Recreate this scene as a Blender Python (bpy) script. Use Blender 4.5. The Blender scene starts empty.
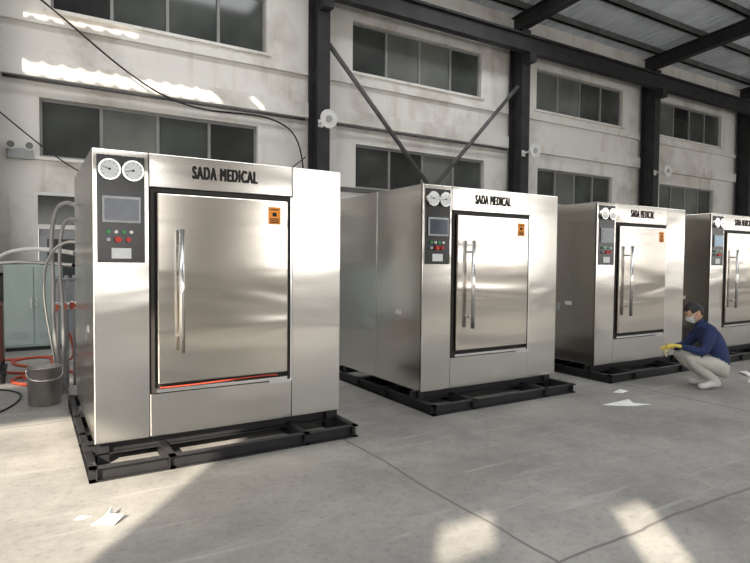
import bpy, bmesh, math, random
from mathutils import Vector, Matrix
random.seed(4)
S=bpy.context.scene
COL=S.collection

# ---------------------------------------------------------------- materials
def new_mat(name):
    m=bpy.data.materials.new(name); m.use_nodes=True
    nt=m.node_tree; b=nt.nodes['Principled BSDF']
    return m,nt,b
def mat(name,col,metal=0,rough=.5,var=.12,scale=6,bump=0.0,emis=None,es=0):
    m,nt,b=new_mat(name)
    b.inputs['Metallic'].default_value=metal
    b.inputs['Roughness'].default_value=rough
    tc=nt.nodes.new('ShaderNodeTexCoord'); n=nt.nodes.new('ShaderNodeTexNoise')
    n.inputs['Scale'].default_value=scale; n.inputs['Detail'].default_value=4
    nt.links.new(tc.outputs['Object'],n.inputs['Vector'])
    r=nt.nodes.new('ShaderNodeValToRGB')
    r.color_ramp.elements[0].position=.3; r.color_ramp.elements[1].position=.7
    r.color_ramp.elements[0].color=[c*(1-var) for c in col]+[1]
    r.color_ramp.elements[1].color=[min(1,c*(1+var)) for c in col]+[1]
    nt.links.new(n.outputs['Fac'],r.inputs['Fac']); nt.links.new(r.outputs['Color'],b.inputs['Base Color'])
    if bump:
        bp=nt.nodes.new('ShaderNodeBump'); bp.inputs['Strength'].default_value=bump; bp.inputs['Distance'].default_value=.02
        nt.links.new(n.outputs['Fac'],bp.inputs['Height']); nt.links.new(bp.outputs['Normal'],b.inputs['Normal'])
    if emis:
        b.inputs['Emission Color'].default_value=(*emis,1); b.inputs['Emission Strength'].default_value=es
    return m
def steel(name,base,rough,wave=.35,wscale=(1.2,1.2,2.6)):
    m,nt,b=new_mat(name); L=nt.links
    b.inputs['Metallic'].default_value=1
    tc=nt.nodes.new('ShaderNodeTexCoord'); 
    oi=nt.nodes.new('ShaderNodeObjectInfo')
    add=nt.nodes.new('ShaderNodeVectorMath'); add.operation='ADD'
    L.new(tc.outputs['Object'],add.inputs[0]); 
    mul=nt.nodes.new('ShaderNodeMath'); mul.operation='MULTIPLY'; mul.inputs[1].default_value=17.
    L.new(oi.outputs['Random'],mul.inputs[0]); L.new(mul.outputs[0],add.inputs[1])
    mp=nt.nodes.new('ShaderNodeMapping'); mp.inputs['Scale'].default_value=wscale
    L.new(add.outputs[0],mp.inputs['Vector'])
    n=nt.nodes.new('ShaderNodeTexNoise'); n.inputs['Scale'].default_value=1.; n.inputs['Detail'].default_value=1.3; n.inputs['Distortion'].default_value=.5
    L.new(mp.outputs[0],n.inputs['Vector'])
    mp2=nt.nodes.new('ShaderNodeMapping'); mp2.inputs['Scale'].default_value=(2,2,300)
    L.new(tc.outputs['Object'],mp2.inputs['Vector'])
    g=nt.nodes.new('ShaderNodeTexNoise'); g.inputs['Scale'].default_value=1.; g.inputs['Detail'].default_value=2
    L.new(mp2.outputs[0],g.inputs['Vector'])
    mr=nt.nodes.new('ShaderNodeMapRange'); mr.inputs['To Min'].default_value=rough-.02; mr.inputs['To Max'].default_value=rough+.04
    L.new(g.outputs['Fac'],mr.inputs['Value']); L.new(mr.outputs[0],b.inputs['Roughness'])
    r=nt.nodes.new('ShaderNodeValToRGB'); r.color_ramp.elements[0].position=.35; r.color_ramp.elements[1].position=.65
    r.color_ramp.elements[0].color=[c*.97 for c in base]+[1]; r.color_ramp.elements[1].color=[*base,1]
    L.new(g.outputs['Fac'],r.inputs['Fac']); L.new(r.outputs[0],b.inputs['Base Color'])
    bp=nt.nodes.new('ShaderNodeBump'); bp.inputs['Strength'].default_value=wave; bp.inputs['Distance'].default_value=.04
    L.new(n.outputs['Fac'],bp.inputs['Height']); L.new(bp.outputs['Normal'],b.inputs['Normal'])
    return m

M_steel=steel('brushed_stainless',(.74,.72,.685),.18,.42,(.6,.6,2.2))
M_door=steel('brushed_stainless_door',(.63,.595,.545),.17,.5,(.5,.5,3.0))
M_chrome=mat('polished_steel',(.85,.85,.85),1,.2,.02)
M_blackmetal=mat('black_painted_steel',(.016,.016,.018),0,.5,.3,8)
M_panel=mat('black_panel',(.012,.013,.016),0,.22,.1)
M_gasket=mat('black_gasket',(.02,.018,.016),0,.6)
M_bezel=mat('grey_bezel',(.38,.40,.42),0,.4)
M_screen=mat('lcd_screen',(.05,.06,.08),0,.12,.3,12,emis=(.25,.32,.4),es=.04)
M_dial=mat('dial_white',(.66,.69,.71),0,.35,.03)
M_red=mat('red_plastic',(.55,.03,.02),0,.4)
M_green=mat('green_plastic',(.03,.35,.08),0,.4)
M_white=mat('white_plastic',(.75,.75,.73),0,.5,.04)
M_orange=mat('orange_label',(.85,.30,.03),0,.5,.05)
M_ink=mat('black_ink',(.006,.006,.006),0,.7)
M_bluefilm=mat('pale_blue_film',(.45,.62,.80),0,.4,.05)
M_redfilm=mat('red_film',(.4,.05,.025),0,.5)
M_steelstruct=mat('dark_structural_steel',(.022,.022,.024),0,.6,.4,3)
M_brace=mat('grey_brace_steel',(.10,.10,.10),0,.6,.3,3)
M_frame=mat('window_frame',(.26,.26,.255),0,.5,.1)
M_roofmetal=mat('corrugated_roof_metal',(.70,.75,.80),0,.5,.12,1.2)
M_cab=mat('pale_green_paint',(.40,.49,.47),0,.5,.06,3)
M_rubber=mat('grey_hose',(.33,.33,.34),.3,.4)
M_redhose=mat('red_hose',(.50,.08,.04),0,.5)
M_cable=mat('black_cable',(.01,.01,.01),0,.6)
M_paper=mat('white_paper',(.85,.85,.84),0,.8,.02)
M_conc_out=mat('outdoor_concrete',(.5,.48,.44),0,.9,.1,.5)
M_frontwall=mat('shade_toned_plaster',(.36,.335,.30),0,.9,.3,.7)  # shade of the unseen hall put into its colour, for steel reflections

def wall_mat():
    m,nt,b=new_mat('stained_white_plaster'); L=nt.links
    b.inputs['Roughness'].default_value=.9
    tc=nt.nodes.new('ShaderNodeTexCoord')
    n=nt.nodes.new('ShaderNodeTexNoise'); n.inputs['Scale'].default_value=.6; n.inputs['Detail'].default_value=8; n.inputs['Roughness'].default_value=.65
    mp=nt.nodes.new('ShaderNodeMapping'); mp.inputs['Scale'].default_value=(1,1,.9)
    L.new(tc.outputs['Object'],mp.inputs[0]); L.new(mp.outputs[0],n.inputs['Vector'])
    mp2=nt.nodes.new('ShaderNodeMapping'); mp2.inputs['Scale'].default_value=(3,3,.3)
    n2=nt.nodes.new('ShaderNodeTexNoise'); n2.inputs['Scale'].default_value=1.; n2.inputs['Detail'].default_value=5
    L.new(tc.outputs['Object'],mp2.inputs[0]); L.new(mp2.outputs[0],n2.inputs['Vector'])
    r=nt.nodes.new('ShaderNodeValToRGB'); r.color_ramp.elements[0].position=.3;r.color_ramp.elements[1].position=.5
    r.color_ramp.elements[0].color=(.50,.465,.42,1); r.color_ramp.elements[1].color=(.79,.775,.745,1)
    L.new(n.outputs['Fac'],r.inputs['Fac'])
    r2=nt.nodes.new('ShaderNodeValToRGB'); r2.color_ramp.elements[0].position=.3;r2.color_ramp.elements[1].position=.45
    r2.color_ramp.elements[0].color=(.80,.77,.72,1); r2.color_ramp.elements[1].color=(1,1,1,1)
    L.new(n2.outputs['Fac'],r2.inputs['Fac'])
    mx=nt.nodes.new('ShaderNodeMix'); mx.data_type='RGBA'; mx.blend_type='MULTIPLY'; mx.inputs[0].default_value=.8
    L.new(r.outputs[0],mx.inputs[6]); L.new(r2.outputs[0],mx.inputs[7]); L.new(mx.outputs[2],b.inputs['Base Color'])
    return m
M_wall=wall_mat()

def floor_mat():
    m,nt,b=new_mat('worn_concrete_floor'); L=nt.links
    tc=nt.nodes.new('ShaderNodeTexCoord'); sx=nt.nodes.new('ShaderNodeSeparateXYZ'); 
    wn=nt.nodes.new('ShaderNodeTexNoise'); wn.inputs['Scale'].default_value=1.5; wn.inputs['Detail'].default_value=6
    L.new(tc.outputs['Object'],wn.inputs['Vector'])
    sc=nt.nodes.new('ShaderNodeVectorMath'); sc.operation='SCALE'; sc.inputs['Scale'].default_value=.10
    L.new(wn.outputs['Color'],sc.inputs[0])
    ad=nt.nodes.new('ShaderNodeVectorMath'); ad.operation='ADD'
    L.new(tc.outputs['Object'],ad.inputs[0]); L.new(sc.outputs[0],ad.inputs[1]); L.new(ad.outputs[0],sx.inputs[0])
    def joint(out,off,period):
        a=nt.nodes.new('ShaderNodeMath'); a.operation='SUBTRACT'; a.inputs[1].default_value=off+.05
        L.new(out,a.inputs[0])
        p=nt.nodes.new('ShaderNodeMath'); p.operation='PINGPONG'; p.inputs[1].default_value=period/2
        ab=nt.nodes.new('ShaderNodeMath'); ab.operation='ABSOLUTE'
        L.new(a.outputs[0],ab.inputs[0]); L.new(ab.outputs[0],p.inputs[0])
        l=nt.nodes.new('ShaderNodeMapRange'); l.inputs['From Min'].default_value=.003; l.inputs['From Max'].default_value=.016
        L.new(p.outputs[0],l.inputs['Value']); return l.outputs[0]
    j1=joint(sx.outputs[0],2.25,4.0); j2=joint(sx.outputs[1],1.9,4.0)
    mn=nt.nodes.new('ShaderNodeMath'); mn.operation='MINIMUM'; L.new(j1,mn.inputs[0]); L.new(j2,mn.inputs[1])
    n=nt.nodes.new('ShaderNodeTexNoise'); n.inputs['Scale'].default_value=.8; n.inputs['Detail'].default_value=12; n.inputs['Roughness'].default_value=.72
    L.new(tc.outputs['Object'],n.inputs['Vector'])
    r=nt.nodes.new('ShaderNodeValToRGB'); r.color_ramp.elements[0].position=.32;r.color_ramp.elements[1].position=.66
    r.color_ramp.elements[0].color=(.205,.20,.188,1); r.color_ramp.elements[1].color=(.42,.41,.385,1)
    L.new(n.outputs['Fac'],r.inputs['Fac'])
    n3=nt.nodes.new('ShaderNodeTexNoise'); n3.inputs['Scale'].default_value=22; n3.inputs['Detail'].default_value=8; n3.inputs['Roughness'].default_value=.7
    L.new(tc.outputs['Object'],n3.inputs['Vector'])
    r3=nt.nodes.new('ShaderNodeValToRGB'); r3.color_ramp.elements[0].position=.3;r3.color_ramp.elements[1].position=.48
    r3.color_ramp.elements[0].color=(.72,.71,.69,1); r3.color_ramp.elements[1].color=(1,1,1,1)
    L.new(n3.outputs['Fac'],r3.inputs['Fac'])
    m1=nt.nodes.new('ShaderNodeMix'); m1.data_type='RGBA'; m1.blend_type='MULTIPLY'; m1.inputs[0].default_value=1
    L.new(r.outputs[0],m1.inputs[6]); L.new(r3.outputs[0],m1.inputs[7])
    mp4=nt.nodes.new('ShaderNodeMapping'); mp4.inputs['Rotation'].default_value=(0,0,.5); mp4.inputs['Scale'].default_value=(.5,5,1)
    n4=nt.nodes.new('ShaderNodeTexNoise'); n4.inputs['Scale'].default_value=1.6; n4.inputs['Detail'].default_value=9; n4.inputs['Roughness'].default_value=.7
    L.new(tc.outputs['Object'],mp4.inputs[0]); L.new(mp4.outputs[0],n4.inputs['Vector'])
    r4=nt.nodes.new('ShaderNodeValToRGB'); r4.color_ramp.elements[0].position=.56;r4.color_ramp.elements[1].position=.72
    r4.color_ramp.elements[0].color=(0,0,0,1); r4.color_ramp.elements[1].color=(.6,.6,.6,1)
    L.new(n4.outputs['Fac'],r4.inputs['Fac'])
    m5=nt.nodes.new('ShaderNodeMix'); m5.data_type='RGBA'
    L.new(r4.outputs[0],m5.inputs[0]); L.new(m1.outputs[2],m5.inputs[6]); m5.inputs[7].default_value=(.52,.51,.49,1)
    m2=nt.nodes.new('ShaderNodeMix'); m2.data_type='RGBA'
    L.new(mn.outputs[0],m2.inputs[0]); m2.inputs[6].default_value=(.16,.15,.14,1); L.new(m5.outputs[2],m2.inputs[7])
    L.new(m2.outputs[2],b.inputs['Base Color'])
    mr=nt.nodes.new('ShaderNodeMapRange'); mr.inputs['To Min'].default_value=.4; mr.inputs['To Max'].default_value=.75
    L.new(n.outputs['Fac'],mr.inputs['Value']); L.new(mr.outputs[0],b.inputs['Roughness'])
    bp=nt.nodes.new('ShaderNodeBump'); bp.inputs['Strength'].default_value=.15; bp.inputs['Distance'].default_value=.01
    L.new(n3.outputs['Fac'],bp.inputs['Height']); L.new(bp.outputs[0],b.inputs['Normal'])
    return m
M_floor=floor_mat()

def glass_mat(name,c0,c1):
    m,nt,b=new_mat(name); L=nt.links
    tc=nt.nodes.new('ShaderNodeTexCoord'); n=nt.nodes.new('ShaderNodeTexNoise'); n.inputs['Scale'].default_value=.8; n.inputs['Detail'].default_value=3
    L.new(tc.outputs['Object'],n.inputs['Vector'])
    r=nt.nodes.new('ShaderNodeValToRGB'); r.color_ramp.elements[0].position=.35;r.color_ramp.elements[1].position=.7
    r.color_ramp.elements[0].color=(*c0,1); r.color_ramp.elements[1].color=(*c1,1)
    L.new(n.outputs['Fac'],r.inputs['Fac']); L.new(r.outputs[0],b.inputs['Base Color'])
    b.inputs['Roughness'].default_value=.12
    return m
M_glass=glass_mat('shade_toned_glass',(.04,.044,.042),(.09,.10,.095))  # opaque panes; the shaded outdoors is put into their dark colour
M_glass2=glass_mat('shade_toned_glass_pale',(.11,.12,.11),(.20,.21,.195))  # paler pane, greyish reflection put into the colour
M_glass3=glass_mat('shade_toned_glass_dark',(.02,.022,.022),(.05,.052,.05))  # deeper outdoor shade put into the pane colour

# ---------------------------------------------------------------- helpers
def link(o,parent=None):
    COL.objects.link(o)
    if parent: o.parent=parent
    return o
def empty(name,loc,rz=0):
    e=bpy.data.objects.new(name,None); e.location=loc; e.rotation_euler=(0,0,rz); e.empty_display_size=.2
    return link(e)
def obj_bm(name,bm,m,parent=None,smooth=False):
    me=bpy.data.meshes.new(name); bm.normal_update(); bm.to_mesh(me); bm.free()
    for mm in (m if isinstance(m,list) else [m]): me.materials.append(mm)
    if smooth:
        for p in me.polygons: p.use_smooth=True
    return link(bpy.data.objects.new(name,me),parent)
def add_box(bm,x0,x1,y0,y1,z0,z1,mi=0):
    v=[bm.verts.new(p) for p in [(x0,y0,z0),(x1,y0,z0),(x1,y1,z0),(x0,y1,z0),(x0,y0,z1),(x1,y0,z1),(x1,y1,z1),(x0,y1,z1)]]
    fs=[bm.faces.new([v[i] for i in f]) for f in [(0,3,2,1),(4,5,6,7),(0,1,5,4),(1,2,6,5),(2,3,7,6),(3,0,4,7)]]
    for f in fs: f.material_index=mi
    return v,fs
def box(name,x0,x1,y0,y1,z0,z1,m,parent=None,bev=0):
    bm=bmesh.new(); add_box(bm,x0,x1,y0,y1,z0,z1)
    if bev: bmesh.ops.bevel(bm,geom=bm.edges[:],offset=bev,segments=2,affect='EDGES',profile=.5)
    return obj_bm(name,bm,m,parent)
def boxes(name,lst,m,parent=None):
    bm=bmesh.new()
    for b in lst: add_box(bm,*b)
    return obj_bm(name,bm,m,parent)
def setmi(g,mi):
    for v in g['verts']:
        for f in v.link_faces: f.material_index=mi
def add_cyl(bm,p0,p1,r0,r1=None,seg=20,mi=0):
    p0=Vector(p0);p1=Vector(p1); d=p1-p0; r1=r0 if r1 is None else r1
    q=d.to_track_quat('Z','Y').to_matrix().to_4x4()
    mtx=Matrix.Translation((p0+p1)/2)@q
    g=bmesh.ops.create_cone(bm,cap_ends=True,segments=seg,radius1=r0,radius2=r1,depth=d.length,matrix=mtx)
    setmi(g,mi)
def add_sph(bm,mtx,u,v,mi=0):
    setmi(bmesh.ops.create_uvsphere(bm,u_segments=u,v_segments=v,radius=1,matrix=mtx),mi)
def cyl(name,p0,p1,r,m,parent=None,r1=None,seg=20):
    bm=bmesh.new(); add_cyl(bm,p0,p1,r,r1,seg)
    o=obj_bm(name,bm,m,parent)
    for p in o.data.polygons: p.use_smooth=len(p.vertices)==4
    return o
def tube(name,pts,r,m,parent=None,res=6):
    cu=bpy.data.curves.new(name,'CURVE'); cu.dimensions='3D'; cu.bevel_depth=r; cu.bevel_resolution=2; cu.resolution_u=res
    sp=cu.splines.new('NURBS'); sp.points.add(len(pts)-1)
    for p,q in zip(sp.points,pts): p.co=(*q,1)
    sp.use_endpoint_u=True; sp.order_u=min(4,len(pts))
    t=bpy.data.objects.new('tmp',cu); COL.objects.link(t)
    dg=bpy.context.evaluated_depsgraph_get(); me=bpy.data.meshes.new_from_object(t.evaluated_get(dg))
    bpy.data.objects.remove(t); me.name=name; me.materials.clear(); me.materials.append(m)
    for p in me.polygons: p.use_smooth=True
    return link(bpy.data.objects.new(name,me),parent)

def wall_with_holes(name,x0,x1,z0,z1,y0,y1,holes,m,horizontal=False):
    xs=sorted({x0,x1,*[h[0] for h in holes],*[h[1] for h in holes]})
    zs=sorted({z0,z1,*[h[2] for h in holes],*[h[3] for h in holes]})
    bm=bmesh.new()
    for i in range(len(xs)-1):
        run=None
        for j in range(len(zs)-1):
            cx=(xs[i]+xs[i+1])/2; cz=(zs[j]+zs[j+1])/2
            solid=not any(h[0]<cx<h[1] and h[2]<cz<h[3] for h in holes)
            if solid: run=(zs[j] if run is None else run)
            if (not solid or j==len(zs)-2) and run is not None:
                top=zs[j+1] if solid else zs[j]
                add_box(bm,xs[i],xs[i+1],y0,y1,run,top); run=None
    return obj_bm(name,bm,m)

# ---------------------------------------------------------------- room shell
XL,XR,YB,YF=-18,46,12.0,-4.5
EAVE=8.2
box('floor',XL,XR,YF-.3,YB+.3,-.2,0,M_floor)
cols_x=[-.6,5.6,11.8,17.9,24.1,30.2,36.3,42.4]
wins=[(.2,4.3,3.33,4.4),(.4,4.5,6.0,7.2)]
for i,c in enumerate(cols_x[1:-1]):
    w=4.1 if i==0 else 3.5
    wins.append((c+1.15,c+1.15+w,3.25,4.3)); wins.append((c+1.05,c+5.1,6.0,7.2))
wins.append((-5.7,-1.6,3.33,4.4)); wins.append((-5.7,-1.6,6.0,7.2))
door_hole=(.10,.95,0,2.7)
wall_with_holes('wall_back',XL,XR,0,EAVE+.3,YB,YB+.3,wins+[door_hole],M_wall)
for k,(a,b,c,d) in enumerate(wins):
    e=empty('window_%d'%(k+1),(a,YB+.1,c)); w=b-a; h=d-c
    for q in range(4):
        gm=random.choice([M_glass,M_glass,M_glass2,M_glass3])
        yy=.03 if q%2 else .045
        box('glass_pane_%d'%(q+1),w*q/4+.01,w*(q+1)/4-.01,yy,yy+.008,.03,h-.03,gm,e)
    fr=[(0,w,0,.07,0,.05),(0,w,0,.07,h-.05,h),(0,.05,0,.07,.05,h-.05),(w-.05,w,0,.07,.05,h-.05)]
    for q in range(1,4):
        fr.append((w*q/4-.03,w*q/4+.03,0,.07,.05,h-.05))
    boxes('window_frame',fr,M_frame,e)
    box('sill',-.08,w+.08,-.16,-.1,-.06,0,M_wall,e)
box('wall_left',XL-.3,XL,YF,YB,0,EAVE+.3,M_wall)
box('wall_right',XR,XR+.3,YF,YB,0,EAVE+.3,M_wall)
fholes=[(-17,-6.06,0,7.3),(-2.55,-2.20,4.08,4.62),(-3.90,-3.46,4.61,4.86)]
fw=[]
x=-1.2
while x<41:
    fw.append((x,x+3.6,1.2,3.5)); x+=6.1
wall_with_holes('wall_front',XL,XR,0,EAVE+.3,YF-.06,YF,fholes+fw,M_frontwall)
boxes('trim_1',[(XL,XR,YB-.12,YB,4.72,5.05)],M_wall)
boxes('trim_2',[(XL,XR,YB-.09,YB,5.68,5.82)],M_wall)
for a,b in zip(cols_x[:2],cols_x[1:3]):
    cyl('conduit_pipe',(a+.25,YB-.15,4.66),(b-.25,YB-.15,4.66),.03,M_brace)
e=empty('door_1',(.10,YB+.08,0))
boxes('door_frame',[(0,.06,-.08,.1,0,2.7),(.79,.85,-.08,.1,0,2.7),(.06,.79,-.08,.1,2.64,2.7),(.06,.79,-.08,.1,2.05,2.11)],M_white,e)
box('door_leaf',.07,.78,0,.04,0.01,2.04,M_bezel,e)
box('transom_glass',.06,.79,0,.02,2.11,2.64,M_glass,e)
box('door_window',.2,.65,-.012,0,1.1,1.85,M_glass,e)
cyl('door_knob',(.14,-.06,1.0),(.14,0,1.0),.025,M_chrome,e)

def roof_z(y): return EAVE+.35+.07*(12-y) if y>=2 else EAVE+.35+.7-.07*(2-y)
def roof(holes):
    bm=bmesh.new(); per=.3
    ys=sorted({YB+.3,2.0,YF-.3,*[h[2] for h in holes],*[h[3] for h in holes]})
    prof=[]
    x=XL
    while x<XR:
        prof+= [(x,0),(x+.18,0),(x+.21,.05),(x+.27,.05)]; x+=per
    prof.append((XR,0))
    rows=[[bm.verts.new((px,y,roof_z(y)+pz)) for px,pz in prof] for y in ys]
    for j in range(len(ys)-1):
        cy=(ys[j]+ys[j+1])/2
        for i in range(len(prof)-1):
            cx=(prof[i][0]+prof[i+1][0])/2
            if any(h[0]<cx<h[1] and h[2]<cy<h[3] for h in holes): continue
            bm.faces.new([rows[j][i],rows[j][i+1],rows[j+1][i+1],rows[j+1][i]])
    return obj_bm('ceiling',bm,M_roofmetal)
roof([(-7,-.7,5.75,6.05),(-4.6,-1.8,7.4,7.58)])  # unseen roof slots added to let sun stripes reach the back wall
pur=empty('roof_purlins',(0,0,0))
k=0
for y in [11.4,10,8.6,7.0,4.8,3.0,1.0,-1,-3]:
    z=roof_z(y); k+=1
    boxes('purlin_%d'%k,[(XL,XR,y-.03,y+.03,z-.2,z-.01),(XL,XR,y-.03,y+.08,z-.2,z-.18)],M_brace,pur)
for c in cols_x:
    e=empty('steel_column',(c,11.65,0))
    boxes('i_section',[(-.15,.15,-.25,-.225,0,EAVE-.3),(-.15,.15,.225,.25,0,EAVE-.3),(-.012,.012,-.225,.225,0,EAVE-.3)],M_steelstruct,e)
    box('base_plate',-.2,.2,-.3,.3,0,.025,M_steelstruct,e)
    box('corbel',-.12,.12,-.5,-.25,6.95,7.2,M_steelstruct,e)
    e=empty('roof_rafter',(c,0,0))
    bm=bmesh.new()
    def slab(y0,y1,zo0,zo1,hw):
        vs=[]
        for y in (y0,y1):
            z=roof_z(y)-.21
            vs.append([bm.verts.new((sx*hw,y,z+zo)) for sx,zo in((-1,zo0),(1,zo0),(1,zo1),(-1,zo1))])
        a,b=vs
        for i in range(4): bm.faces.new([a[i],a[(i+1)%4],b[(i+1)%4],b[i]])
        bm.faces.new(a[::-1]); bm.faces.new(b)
    for y0,y1 in((11.9,2.0),(2.0,YF)):
        slab(y0,y1,-.42,-.40,.12); slab(y0,y1,-.02,0,.12); slab(y0,y1,-.40,-.02,.01)
    bmesh.ops.recalc_face_normals(bm,faces=bm.faces[:])
    obj_bm('rafter_beam',bm,M_steelstruct,e)
boxes('crane_runway_girder',[(5.3,XR-.1,11.16,11.39,7.2,7.23),(5.3,XR-.1,11.16,11.39,7.62,7.65),(5.3,XR-.1,11.26,11.29,7.23,7.62),(5.3,XR-.1,11.24,11.31,7.65,7.72)],M_steelstruct)
for a,b in zip(cols_x,cols_x[1:]):
    box('eave_strut',a+.21,b-.21,11.75,11.9,7.6,7.85,M_steelstruct)
def brace(bay,parent=None):
    a,b=cols_x[bay],cols_x[bay+1]; mid=(a+b)/2
    e=empty('diagonal_brace',(0,0,0))
    for i,(p,q) in enumerate([((a+.17,11.55,6.35),(mid,11.55,3.3)),((b-.17,11.55,6.35),(mid,11.55,3.3))]):
        cyl('brace_rod_%d'%(i+1),p,q,.055,M_brace,e,seg=8)
    box('gusset_plate',mid-.15,mid+.15,11.54,11.56,3.15,3.45,M_brace,e)
    box('bottom_tie',a+.2,b-.2,11.5,11.6,3.08,3.18,M_brace,e)
brace(1)
for c in cols_x[1:4]:
    e=empty('horn_loudspeaker',(c-.12,11.05,4.5))
    cyl('dish',(0,-.14,0),(0,.0,0),.2,M_white,e,r1=.1,seg=32)
    cyl('cone_centre',(0,-.16,0),(0,-.14,0),.07,M_bezel,e,seg=24)
    cyl('driver',(0,0,0),(0,.07,0),.06,M_white,e)
    boxes('bracket',[(-.02,.02,.05,.33,-.02,.02),(-.02,.10,.325,.345,-.08,.08)],M_white,e)
e=empty('emergency_twin_lamp',(-.1,YB-.005,3.35))
box('battery_box',-.2,.2,-.1,0,-.1,.08,M_bezel,e,.01)
for s in(-1,1):
    cyl('lamp_head_%d'%(s+2),(s*.14,-.22,.12),(s*.14,-.08,.12),.08,M_white,e,r1=.05)
    cyl('lamp_glass_%d'%(s+2),(s*.14,-.225,.12),(s*.14,-.22,.12),.06,M_glass2,e)
    cyl('lamp_stem_%d'%(s+2),(s*.14,-.08,.06),(s*.14,-.08,.12),.015,M_white,e)
tube('hanging_cable',[(-.1,11.85,6.3),(.5,11.8,5.9),(1.2,11.75,5.3),(2.3,11.75,4.6),(3.3,11.75,4.5),(4.1,11.75,4.6),(4.9,11.75,4.5),(5.25,11.75,4.1),(5.3,11.75,3.2)],.018,M_cable)
tube('hanging_cable',[(-.5,11.8,4.1),(.2,11.8,3.5),(.9,11.85,2.9),(1.3,11.9,3.0)],.012,M_cable)
tube('hanging_cable',[(4.5,11.85,3.3),(4.9,11.8,3.4),(5.3,11.7,3.8)],.012,M_cable)

# ---------------------------------------------------------------- sterilizer
def gauge(e,x,z,i):
    bm=bmesh.new()
    add_cyl(bm,(x,-.015,z),(x,-.05,z),.074,seg=40,mi=0)
    add_cyl(bm,(x,-.05,z),(x,-.053,z),.064,seg=40,mi=1)
    for k in range(9):
        a=math.radians(-40+k*32.5); r0,r1=.048,.057
        c,s=math.cos(a),math.sin(a)
        add_cyl(bm,(x+c*r0,-.053,z+s*r0),(x+c*r1,-.053,z+s*r1),.0018,seg=6,mi=2)
    a=math.radians(130+30*i)
    add_cyl(bm,(x,-.054,z),(x+math.cos(a)*.045,-.054,z+math.sin(a)*.045),.0024,seg=6,mi=2)
    add_cyl(bm,(x,-.052,z),(x,-.057,z),.008,seg=12,mi=2)
    obj_bm('pressure_gauge_%d'%i,bm,[M_chrome,M_dial,M_ink],e)
def text_mesh(name,body,size,m,parent,loc,width):
    cu=bpy.data.curves.new(name,'FONT'); cu.body=body; cu.size=size; cu.extrude=.0012
    cu.align_x='CENTER'; cu.align_y='CENTER'; cu.space_character=1.2
    t=bpy.data.objects.new('tmp',cu); COL.objects.link(t)
    dg=bpy.context.evaluated_depsgraph_get(); me=bpy.data.meshes.new_from_object(t.evaluated_get(dg))
    bpy.data.objects.remove(t)
    xs=[v.co.x for v in me.vertices]; s=(width-.012)/(max(xs)-min(xs))
    bm=bmesh.new(); k=0
    for dx in(-.0055,-.003,0,.003,.0055):
        for dz in(-.002,.002):
            k+=1
            m2=me.copy(); m2.transform(Matrix.Translation(Vector(loc)+Vector((dx,-.00012*k,dz)))@Matrix.Rotation(math.pi/2,4,'X')@Matrix.Diagonal((s,1,1,1)))
            bm.from_mesh(m2); bpy.data.meshes.remove(m2)
    bpy.data.meshes.remove(me)
    for f in bm.faces: f.material_index=0
    return obj_bm(name,bm,m,parent)
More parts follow.
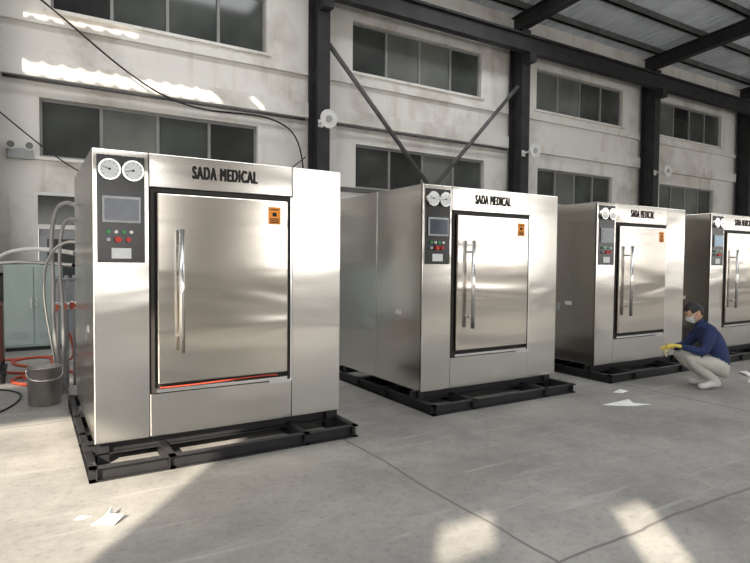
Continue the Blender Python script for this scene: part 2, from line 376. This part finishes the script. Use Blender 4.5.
def sterilizer(x0,y0,W=1.965,D=1.75,rz=0,idx=0):
    e=empty('steam_sterilizer',(x0,y0,0),rz)
    B,T=.17,2.275
    box('cabinet_core',.012,W-.012,.02,D,B+.01,T-.01,M_gasket,e)
    box('side_panel_left_front',0,.012,.0,.86,B,T,M_steel,e,.004)
    box('side_panel_left_rear',0,.012,.864,D,B,T,M_steel,e,.004)
    box('side_panel_right',W-.012,W,.0,D,B,T,M_steel,e,.004)
    box('top_panel',.012,W-.012,.02,D,T-.012,T,M_steel,e,.004)
    box('rear_panel',0,W,D,D+.012,B,T,M_steel,e)
    box('front_column_panel',.0,.373,-.012,.02,B,T,M_steel,e,.006)
    box('front_header_panel',.376,1.506,-.012,.02,2.03,T,M_steel,e,.005)
    box('front_right_panel',1.509,W,-.012,.02,B,T,M_steel,e,.006)
    box('front_lower_panel',.376,1.506,-.012,.02,B,.49,M_steel,e,.005)
    boxes('door_surround',[(.385,.41,-.010,.0,.495,2.02),(1.475,1.5,-.010,.0,.495,2.02),(.41,1.475,-.010,.0,1.995,2.02),(.41,1.475,-.010,.0,.495,.53)],M_gasket,e)
    box('sliding_door',.425,1.458,-.045,-.002,.565,1.985,M_door,e,.01)
    box('door_sill',.42,1.46,-.03,.0,.50,.525,M_chrome,e)
    if idx==0:
        tube('door_seal_strip',[(.44,-.035,.538),(.6,-.04,.534),(1.0,-.05,.548),(1.3,-.035,.552),(1.37,-.035,.545)],.006,M_redfilm,e)
    boxes('door_edge_trim',[(1.49,1.505,-.02,-.01,.495,2.02),(1.30,1.50,-.03,-.012,.475,.50)],M_chrome,e)
    bm=bmesh.new()
    add_cyl(bm,(.585,-.115,.80),(.585,-.115,1.72),.021,seg=20)
    for z in(.92,1.60): add_cyl(bm,(.585,-.115,z),(.585,-.045,z),.012)
    obj_bm('door_handle',bm,M_chrome,e,True)
    box('control_panel_plate',.028,.345,-.018,-.010,1.47,2.235,M_panel,e,.003)
    gauge(e,.108,2.13,1); gauge(e,.263,2.13,2)
    box('screen_bezel',.06,.315,-.034,-.018,1.755,1.945,M_bezel,e,.006)
    box('touch_screen',.075,.30,-.038,-.034,1.775,1.925,M_bluefilm if idx==3 else M_screen,e)
    bm=bmesh.new()
    add_cyl(bm,(.10,-.018,1.69),(.10,-.04,1.69),.012,mi=0); add_cyl(bm,(.15,-.018,1.69),(.15,-.04,1.69),.012,mi=1)
    add_cyl(bm,(.20,-.018,1.69),(.20,-.04,1.69),.012,mi=0); add_cyl(bm,(.25,-.018,1.69),(.25,-.04,1.69),.012,mi=1)
    add_cyl(bm,(.16,-.018,1.635),(.16,-.045,1.635),.014,mi=2); add_cyl(bm,(.16,-.045,1.635),(.16,-.06,1.635),.022,mi=2)
    add_cyl(bm,(.23,-.018,1.635),(.23,-.05,1.635),.016,mi=2); add_cyl(bm,(.10,-.018,1.635),(.10,-.04,1.635),.014,mi=3)
    obj_bm('control_buttons',bm,[M_green,M_white,M_red,M_bezel],e)
    box('recorder_label',.12,.25,-.024,-.018,1.50,1.575,M_dial,e)
    box('warning_label',1.285,1.39,-.047,-.045,1.79,1.93,M_orange,e)
    boxes('warning_text',[(1.30,1.375,-.0485,-.047,z,z+.008) for z in(1.80,1.815,1.83,1.905)]+[(1.32,1.355,-.0485,-.047,1.855,1.885)],M_ink,e)
    text_mesh('brand_lettering','SADA MEDICAL',.135,M_ink,e,(.945,-.0135,2.155),.52)
    box('side_label',-.002,0,.36,.47,.93,.98,M_white,e)
    box('side_label_small',-.002,0,.55,.6,.85,.95,M_bezel,e)
    fx0,fx1,fy0,fy1=-.06,W+.03,-.30,D+.3
    def chx(y,s,z0=.0,z1=.1,a=fx0,b=fx1):
        return [(a,b,min(y,y+s*.008),max(y,y+s*.008),z0,z1),(a,b,min(y+s*.008,y+s*.05),max(y+s*.008,y+s*.05),z0,z0+.01),(a,b,min(y+s*.008,y+s*.05),max(y+s*.008,y+s*.05),z1-.01,z1)]
    def chy(x,s,z0=.0,z1=.1,a=fy0,b=fy1):
        return [(min(x,x+s*.008),max(x,x+s*.008),a,b,z0,z1),(min(x+s*.008,x+s*.05),max(x+s*.008,x+s*.05),a,b,z0,z0+.01),(min(x+s*.008,x+s*.05),max(x+s*.008,x+s*.05),a,b,z1-.01,z1)]
    L=chx(fy0+.05,-1)+chx(fy1-.05,1)+chy(fx0+.05,-1)+chy(fx1-.05,1)
    L+=chx(.10,-1,.07,.17)+chx(.60,-1,.0,.1)+chx(1.2,-1,.0,.1)+chy(.45,1)+chy(1.5,1)
    L+=[(.02,.10,.05,.13,0,.17),(W-.1,W-.02,.05,.13,0,.17),(.02,.10,D-.15,D-.05,.1,.17),(W-.1,W-.02,D-.15,D-.05,.1,.17)]
    boxes('skid_frame',L,M_blackmetal,e)
    return e
sterilizer(.388,4.46,idx=0)
sterilizer(3.38,4.64,idx=1)
sterilizer(6.2,4.74,idx=2)
sterilizer(8.98,4.80,idx=3)
sterilizer(11.8,4.85,idx=4)

# ---------------------------------------------------------------- left background clutter
e=empty('electrical_cabinet',(-.34,10.7,0))
box('cabinet_body',0,.82,0,.5,.06,1.38,M_cab,e,.008)
box('cabinet_plinth',.02,.80,.02,.48,0,.06,M_blackmetal,e)
boxes('cabinet_doors',[(.02,.405,-.02,0,.1,1.34),(.415,.80,-.02,0,.1,1.34)],M_cab,e)
boxes('cabinet_vents',[(.08,.34,-.024,-.02,z,z+.012) for z in(.2,.23,.26,.29)]+[(.48,.74,-.024,-.02,z,z+.012) for z in(.2,.23,.26,.29)],M_bezel,e)
boxes('cabinet_handles',[(.36,.38,-.05,-.02,.7,.85),(.44,.46,-.05,-.02,.7,.85)],M_chrome,e)
e=empty('steel_bucket',(.13,6.72,0))
bm=bmesh.new(); N=32
rings=[(.0,.005),(.145,.0),(.15,.01),(.16,.38),(.168,.385),(.16,.39),(.150,.385),(.142,.03),(0,.03)]
vr=[[bm.verts.new((r*math.cos(2*math.pi*i/N),r*math.sin(2*math.pi*i/N),z)) for i in range(N)] for r,z in rings]
for a,b in zip(vr,vr[1:]):
    for i in range(N): bm.faces.new([a[i],a[(i+1)%N],b[(i+1)%N],b[i]])
bmesh.ops.remove_doubles(bm,verts=bm.verts[:],dist=1e-4)
obj_bm('bucket_shell',bm,mat('dull_galvanised',(.36,.34,.32),.9,.4),e,True)
tube('bucket_handle',[(-.16,0,.36),(-.17,-.08,.3),(-.1,-.16,.26),(.1,-.16,.26),(.17,-.08,.3),(.16,0,.36)],.005,M_chrome,e)
e=empty('welding_machine_cart',(-.85,8.0,0))
box('welder_body',0,.58,0,.5,.25,.95,mat('dark_red_paint',(.10,.03,.02),0,.5),e,.02)
box('control_face',.08,.5,-.01,0,.6,.9,M_panel,e)
boxes('cart_tray',[(-.03,.61,-.05,.6,.12,.15),(0,.04,.52,.56,.15,1.3),(.54,.58,.52,.56,.15,1.3),(0,.58,.52,.56,1.27,1.31),(.05,.1,.1,.4,.15,.25),(.48,.53,.1,.4,.15,.25)],M_blackmetal,e)
for i,(px,py) in enumerate([(0.0,.05),(.58,.05),(0.0,.5),(.58,.5)]): cyl('wheel_%d'%i,(px-.02,py,.075),(px+.02,py,.075),.075,M_cable,e)
for i in(0,1): cyl('dial_%d'%i,(.18+.2*i,-.03,.75),(.18+.2*i,-.01,.75),.04,M_chrome,e)
e=empty('utility_hoses',(0,0,0))
tube('grey_hose_1',[(.42,6.25,2.0),(.30,6.5,2.1),(.22,6.75,1.95),(.2,6.9,1.6),(.24,6.9,1.2),(.2,6.95,.6),(.35,6.98,.02)],.022,M_rubber,e)
tube('grey_hose_2',[(.44,6.25,1.85),(.33,6.55,1.95),(.28,6.7,1.75),(.27,6.8,1.3),(.33,6.9,.9),(.3,7,.02)],.018,M_rubber,e)
tube('grey_hose_3',[(.44,6.3,1.65),(.30,6.6,1.7),(.15,6.9,1.5),(.12,7.1,1.1),(.2,7.2,.6),(.3,7.2,.02)],.016,M_chrome,e)
tube('white_pipe',[(.42,6.7,1.55),(.2,7.2,1.6),(-.1,8.2,1.62),(-.4,9,1.5),(-.5,9.3,1.2),(-.5,9.4,.02)],.024,M_white,e)
tube('steel_pipe',[(.42,7.0,1.42),(.1,7.6,1.45),(-.2,8.4,1.45),(-.5,9.1,1.4),(-.6,9.3,1.2),(-.6,9.4,.02)],.022,M_chrome,e)
e=empty('valve_manifold',(.28,7.35,0))
for i in range(3):
    cyl('riser_%d'%i,(.09*i,.1*i,0),(.09*i,.1*i,1.3),.022,M_rubber,e)
    cyl('valve_%d'%i,(.09*i,.1*i,.9),(.09*i,.1*i,1.0),.04,M_chrome,e)
    cyl('valve_wheel_%d'%i,(.09*i-.03,.1*i-.09,.95),(.09*i-.035,.1*i-.105,.95),.04,M_redhose,e)
    cyl('valve_stem_%d'%i,(.09*i,.1*i,.95),(.09*i-.033,.1*i-.1,.95),.008,M_chrome,e)
cyl('crossbar',(-.05,-.05,1.25),(.25,.27,1.25),.02,M_rubber,e)
e=empty('red_floor_hose',(0,0,0))
tube('hose_run_1',[(-1,8.9,.02),(-.5,9.1,.02),(-.1,8.3,.02),(.2,8.8,.02),(.35,9.6,.02),(.1,9.9,.02),(-.3,9.6,.02),(-.1,9.0,.02),(.45,8.6,.02),(.6,7.9,.02)],.018,M_redhose,e,10)
tube('hose_run_2',[(-1,9.6,.02),(-.3,9.7,.02),(.4,10.0,.02),(.5,9.1,.02),(.5,8.2,.3),(.45,7.9,.5),(.4,7.75,.6)],.018,M_redhose,e,10)
tube('hose_run_3',[(.1,7.6,.02),(-.3,7.9,.02),(-.1,8.5,.02),(.3,8.2,.02),(.1,7.8,.035),(-.2,8.2,.035),(.2,8.7,.02),(.4,8.0,.1)],.018,M_redhose,e,10)
e=empty('shipping_pallet',(-1.15,10.05,0))
boxes('pallet_boards',[(0,.75,y,y+.1,.09,.11) for y in(0,.15,.3,.45,.6)]+[(x,x+.08,0,.7,0,.09) for x in(0,.33,.67)],mat('pallet_wood',(.35,.2,.12),0,.8),e)
tube('power_cable',[(-.8,5.9,.01),(-.3,6.3,.01),(0,7.0,.01),(-.1,7.6,.01),(-.6,7.8,.01)],.009,M_cable)

# ---------------------------------------------------------------- scraps
def scrap(name,x,y,pts,rz=0,h=.03):
    bm=bmesh.new()
    vs=[bm.verts.new((p[0],p[1],.003+ (p[2] if len(p)>2 else 0))) for p in pts]
    c=bm.verts.new((sum(p[0] for p in pts)/len(pts),sum(p[1] for p in pts)/len(pts),h))
    for i in range(len(vs)): bm.faces.new([vs[i],vs[(i+1)%len(vs)],c])
    o=obj_bm(name,bm,M_paper); o.location=(x,y,0); o.rotation_euler=(0,0,rz); return o
scrap('torn_film_scrap',.37,3.50,[(-.09,.0),(-.02,.03,.02),(.03,.09,.05),(.04,.02),(.08,-.02,.03),(.02,-.07),(-.02,-.02)],0,.05)
scrap('torn_film_scrap',.25,3.62,[(-.05,0),(-.01,.02,.01),(.05,0),(0,-.02)],0,.01)
scrap('torn_film_scrap',5.35,3.68,[(-.24,.06),(-.05,.05,.03),(.10,.08,.04),(.12,.0),(.24,-.10,.02),(.05,-.05),(-.12,.0)],-.3,.03)
scrap('torn_film_scrap',5.85,4.08,[(-.1,.06),(.06,.05,.02),(.12,-.03),(-.05,-.03)],.2,.03)
scrap('torn_film_scrap',7.9,3.6,[(-.14,.06),(.06,.08,.03),(.16,-.02),(-.05,-.05)],.2,.05)
scrap('torn_film_scrap',8.3,3.9,[(-.12,.05),(.06,.06,.03),(.12,-.02),(-.05,-.05)],1,.05)

# ---------------------------------------------------------------- worker
def skin_mesh(verts,edges,radii,root,sub=2):
    me=bpy.data.meshes.new('sk'); me.from_pydata([Vector(v) for v in verts],edges,[])
    o=bpy.data.objects.new('sk',me); COL.objects.link(o)
    bpy.context.view_layer.objects.active=o
    o.modifiers.new('s','SKIN'); 
    for i,r in enumerate(radii):
        d=me.skin_vertices[0].data[i]; d.radius=(r,r) if not isinstance(r,tuple) else r; d.use_root=(i==root)
    m=o.modifiers.new('u','SUBSURF'); m.levels=sub; m.render_levels=sub
    bpy.context.view_layer.update()
    dg=bpy.context.evaluated_depsgraph_get(); out=bpy.data.meshes.new_from_object(o.evaluated_get(dg))
    bpy.data.objects.remove(o)
    for p in out.polygons: p.use_smooth=True
    return out
M_navy=mat('navy_workwear',(.018,.032,.105),0,.85,.25,9,.9)
M_trous=mat('beige_trousers',(.50,.49,.45),0,.9,.10,8,.9)
M_shoe=mat('white_shoe',(.62,.62,.6),0,.6)
M_skin=mat('skin',(.55,.33,.23),0,.55,.06)
M_hair=mat('black_hair',(.012,.010,.009),0,.5,.3,40)
M_glove=mat('yellow_glove',(.75,.60,.12),0,.7)
M_mask=mat('white_mask',(.75,.78,.80),0,.8,.03)
WX,WY=7.02,3.74
F=Vector((-.77,.64,0)).normalized(); ang=math.atan2(F.y,F.x)
W_=empty('crouching_worker',(WX,WY,0),ang)
V=[];R=[];E=[];EM=[]
def J(p,r,par=None,m=0):
    V.append(p);R.append(r); i=len(V)-1
    if par is not None: E.append((par,i)); EM.append(m)
    return i
pel=J((-.15,0,.27),(.165,.135))
wa=J((-.12,0,.40),(.165,.135),pel,0)
ch=J((-.05,0,.56),(.18,.14),wa,0)
uc=J((.03,0,.69),(.13,.105),ch,0)
nk=J((.09,0,.765),(.062,.062),uc,0)
J((.135,0,.83),(.052,.052),nk,3)
for s in(1,-1):
    sh=J((.03,s*.16,.685),.08,uc,0)
    el=(.14,.25,.45) if s>0 else (.17,-.24,.47)
    wr=(.35,.13,.50) if s>0 else (.37,-.08,.46)
    a=J(el,.062,sh,0); b=J(wr,.042,a,0)
    hp=J((-.15,s*.10,.24),.115,pel,1)
    md=J((.10,s*.15,.33),.09,hp,1)
    kn=J((.32,s*.18,.385),.072,md,1)
    cf=J((.14,s*.16,.24),.065,kn,1)
    an=J((-.05,s*.13,.11),.048,cf,1)
    J((-.09,s*.13,.055),.042,an,2)
    bl=J((.07,s*.14,.045),.045,an,2); J((.16,s*.145,.036),.036,bl,2)
me=skin_mesh(V,E,R,0,3)
for m in(M_navy,M_trous,M_shoe,M_skin): me.materials.append(m)
def segd(p,a,b):
    ab=b-a; t=max(0,min(1,(p-a).dot(ab)/ab.length_squared)); return (p-a-ab*t).length
VV=[Vector(v) for v in V]
def rr(i): return R[i][0] if isinstance(R[i],tuple) else R[i]
for p in me.polygons:
    c=p.center; best=min(range(len(E)),key=lambda k: segd(c,VV[E[k][0]],VV[E[k][1]])-.5*(rr(E[k][0])+rr(E[k][1])))
    mi=EM[best]; pb=E[best]
    if (pb[0]==pel or pb[1] in(wa,ch) or mi==1) and c.x<.08 and c.z>.2 and not(pb[0]==uc):
        mi=0 if c.z-.5*(c.x+.15)>.325 else 1
    p.material_index=mi
me.name='body'; link(bpy.data.objects.new('body',me),W_)
def hand(name,origin,direc,up,s):
    d=Vector(direc).normalized(); side=d.cross(Vector(up)).normalized()*s; n=side.cross(d).normalized()*s
    O=Vector(origin); bm=bmesh.new()
    def P(a,b,c): return O+d*a+side*b-n*c
    def chain(pts,rad):
        m=skin_mesh(pts,[(i,i+1) for i in range(len(pts)-1)],rad,0,1); bm.from_mesh(m); bpy.data.meshes.remove(m)
    chain([P(-.03,0,0),P(.02,0,0),P(.06,0,.0),P(.085,0,.004)],[.030,(.034,.022),(.042,.020),(.038,.017)])
    for k,(b,l) in enumerate([(.031,.070),(.010,.080),(-.011,.075),(-.031,.058)]):
        chain([P(.07,b,0),P(.095,b*1.1,.004),P(.095+l*.42,b*1.15,.02),P(.095+l*.62,b*1.15,.045),P(.095+l*.60,b*1.1,.045+l*.26)],[.010,.010,.009,.0085,.007])
    chain([P(.02,.025,.0),P(.045,.052,.012),P(.075,.060,.03),P(.098,.050,.045)],[.013,.012,.010,.008])
    o=obj_bm(name,bm,M_glove,W_,True)
hand('left_hand',(.365,.125,.505),(.9,-.3,.1),(0,.3,1),1)
hand('right_hand',(.385,-.075,.462),(.9,.35,.25),(0,-.3,1),-1)
bm=bmesh.new()
bmesh.ops.create_grid(bm,x_segments=14,y_segments=14,size=.5)
for v in bm.verts:
    x,y=v.co.x,v.co.y
    v.co=Vector((.48+.03*math.sin(6*y)+.03*x, .02+.16*x, .46-.12*y-.14*x*x+.015*math.sin(14*x+5*y)))
o=obj_bm('wiping_cloth',bm,mat('yellow_cloth',(.8,.72,.40),0,.9),W_,True)
HM=Matrix.Translation((.175,0,.905))@Matrix.Rotation(math.radians(28),4,'Y')@Matrix.Diagonal((1.05,1.05,1.05,1))
bm=bmesh.new(); bmesh.ops.create_uvsphere(bm,u_segments=40,v_segments=28,radius=1)
def headshape(co,k=1.0):
    x,y,z=co
    X=x*.098; Y=y*.077; Z=z*.118
    if z<0: Y*=1-.28*z*z; X=X*(1-.1*z*z)+(.012*(-z) if x>0 else .018*(-z)*0+.01*z*-1)
    if x>.55: X-=.012*(x-.55)
    return Vector((X,Y,Z))
for v in bm.verts:
    x,y,z=v.co; p=headshape(v.co)
    if x>.6: 
        p.x+=.022*math.exp(-((y/.14)**2+((z+.18)/.2)**2))
        p.x-=.008*math.exp(-(((abs(y)-.38)/.16)**2+((z-.02)/.12)**2))
        p.x+=.006*math.exp(-((y/.3)**2+((z+.52)/.08)**2))
        p.x+=.010*math.exp(-((y/.3)**2+((z+.85)/.15)**2))
    v.co=HM@p
obj_bm('head',bm,M_skin,W_,True)
bm=bmesh.new()
for s in(1,-1):
    for k in(0,1):
        m=Matrix.Translation(Vector((.080 if k==0 else .087,s*.030,.004)))@Matrix.Diagonal(((.011,.014,.007) if k==0 else (.006,.006,.006))+(1,))
        add_sph(bm,HM@m,12,8,k)
    add_sph(bm,HM@Matrix.Translation((.086,s*.032,.024))@Matrix.Diagonal((.006,.018,.0035,1)),10,6,1)
obj_bm('eyes_and_brows',bm,[M_white,M_hair],W_,True)
bm=bmesh.new()
for s in(1,-1): add_sph(bm,HM@Matrix.Translation((-.004,s*.078,-.01))@Matrix.Rotation(s*-.3,4,'Z')@Matrix.Diagonal((.018,.009,.031,1)),14,10)
obj_bm('ears',bm,M_skin,W_,True)
bm=bmesh.new(); bmesh.ops.create_uvsphere(bm,u_segments=48,v_segments=32,radius=1)
dead=[]
for v in bm.verts:
    x,y,z=v.co
    face = (x>.45 and z<.45+.10*math.sin(9*y)) or (x>-.25 and z<-.0) or z<-.42 or (abs(y)>.8 and z<.05 and x>-.45)
    if face: dead.append(v)
    n=.006*math.sin(23*x+3*y)*math.sin(19*y+7*z)
    v.co=HM@(headshape(v.co)*(1.13+n*3))
bmesh.ops.delete(bm,geom=dead,context='VERTS')
o=obj_bm('hair',bm,M_hair,W_,True); sm=o.modifiers.new('t','SOLIDIFY'); sm.thickness=.012; sm.offset=-1
bm=bmesh.new(); bmesh.ops.create_uvsphere(bm,u_segments=40,v_segments=28,radius=1)
dead=[]
for v in bm.verts:
    x,y,z=v.co
    if not(x>.30 and -.92<z<-.10): dead.append(v)
    p=headshape(v.co)*1.06; p.x+=.018*math.exp(-((y/.3)**2+((z+.3)/.3)**2)) if x>.3 else 0
    v.co=HM@p
bmesh.ops.delete(bm,geom=dead,context='VERTS')
for s in(1,-1):
    add_cyl(bm,HM@Vector((.05,s*.078,-.02)),HM@Vector((-.005,s*.084,.01)),.002,seg=6)
    add_cyl(bm,HM@Vector((.045,s*.07,-.07)),HM@Vector((-.005,s*.080,-.03)),.002,seg=6)
obj_bm('face_mask',bm,M_mask,W_,True)
bm=bmesh.new(); N=24
a=Vector((.085,0,.75)); ax=Vector((.5,0,.85)).normalized(); u=Vector((0,1,0)); w=ax.cross(u)
r=[[bm.verts.new(a+ax*h+u*(math.cos(t*2*math.pi/N)*rad)+w*(math.sin(t*2*math.pi/N)*rad)) for t in range(N)] for h,rad in((-.02,.085),(.03,.075),(.035,.068),(-.01,.07))]
for p,q in zip(r,r[1:]):
    for i in range(N): bm.faces.new([p[i],p[(i+1)%N],q[(i+1)%N],q[i]])
obj_bm('jacket_collar',bm,M_navy,W_,True)

box('outdoor_ground',-60,60,-60,YF-.3,-.25,-.05,M_conc_out)

# ---------------------------------------------------------------- lighting
w=bpy.data.worlds.new('sky'); S.world=w; w.use_nodes=True; nt=w.node_tree
bg=nt.nodes['Background']; tc=nt.nodes.new('ShaderNodeTexCoord'); sp=nt.nodes.new('ShaderNodeSeparateXYZ'); r=nt.nodes.new('ShaderNodeValToRGB')
nt.links.new(tc.outputs['Generated'],sp.inputs[0]); nt.links.new(sp.outputs[2],r.inputs['Fac']); nt.links.new(r.outputs[0],bg.inputs[0])
r.color_ramp.elements[0].color=(.95,.88,.78,1); r.color_ramp.elements[1].color=(.45,.62,.9,1); r.color_ramp.elements[1].position=.6
bg.inputs[1].default_value=1.3
EL=math.radians(28)
sd=Vector((.64*math.cos(EL),.77*math.cos(EL),-math.sin(EL)))
l=bpy.data.lights.new('sun','SUN'); l.energy=12; l.angle=.009; l.color=(1,.88,.72)
o=link(bpy.data.objects.new('sun',l)); o.rotation_euler=sd.to_track_quat('-Z','Y').to_euler(); o.location=(-20,-20,20)
def area(name,loc,dirv,sx,sy,en,col):
    l=bpy.data.lights.new(name,'AREA'); l.shape='RECTANGLE'; l.size=sx; l.size_y=sy; l.energy=en; l.color=col
    o=link(bpy.data.objects.new(name,l)); o.location=loc; o.rotation_euler=Vector(dirv).to_track_quat('-Z','Z').to_euler(); return o
for i,h in enumerate(fw):
    area('window_fill.%03d'%i,((h[0]+h[1])/2,YF+.02,(h[2]+h[3])/2),(0,1,0),3.6,2.3,80,(1,.97,.93))  # added fill lamps set in the unseen front wall's openings
area('doorway_fill',(-11.5,YF+.05,3.6),(0,1,0),11,7,270,(1,.96,.90))  # added fill lamp standing in for light from the unseen doorway
for i in range(5):
    area('roof_fill.%03d'%i,(-6+9*i,-.5,8.4),(0,0,-1),6,3,200,(.97,.98,1))  # added overhead fill lamps; the roof is closed above them
for i in range(3):
    area('rear_roof_fill.%03d'%i,(-4+7*i,9.3,8.3),(0,0,-1),4.5,1.0,105,(.98,.99,1))  # added fill lamps under the roof to brighten the space behind the machines

# ---------------------------------------------------------------- camera
cam=bpy.data.cameras.new('camera'); co=link(bpy.data.objects.new('camera',cam)); S.camera=co
cam.sensor_width=36; cam.lens=568/750*36; cam.clip_end=300
p=math.radians(2.1); f=Vector((.521*math.cos(p),.8535*math.cos(p),-math.sin(p))).normalized()
rt=f.cross(Vector((0,0,1))).normalized(); up=rt.cross(f)
ph=.0085; r2=rt*math.cos(ph)+up*math.sin(ph); u2=up*math.cos(ph)-rt*math.sin(ph)
co.matrix_world=Matrix.Translation((0,0,1.5))@Matrix((r2,u2,-f)).transposed().to_4x4()
S.view_settings.view_transform='Standard'; S.view_settings.look='None'; S.view_settings.exposure=0
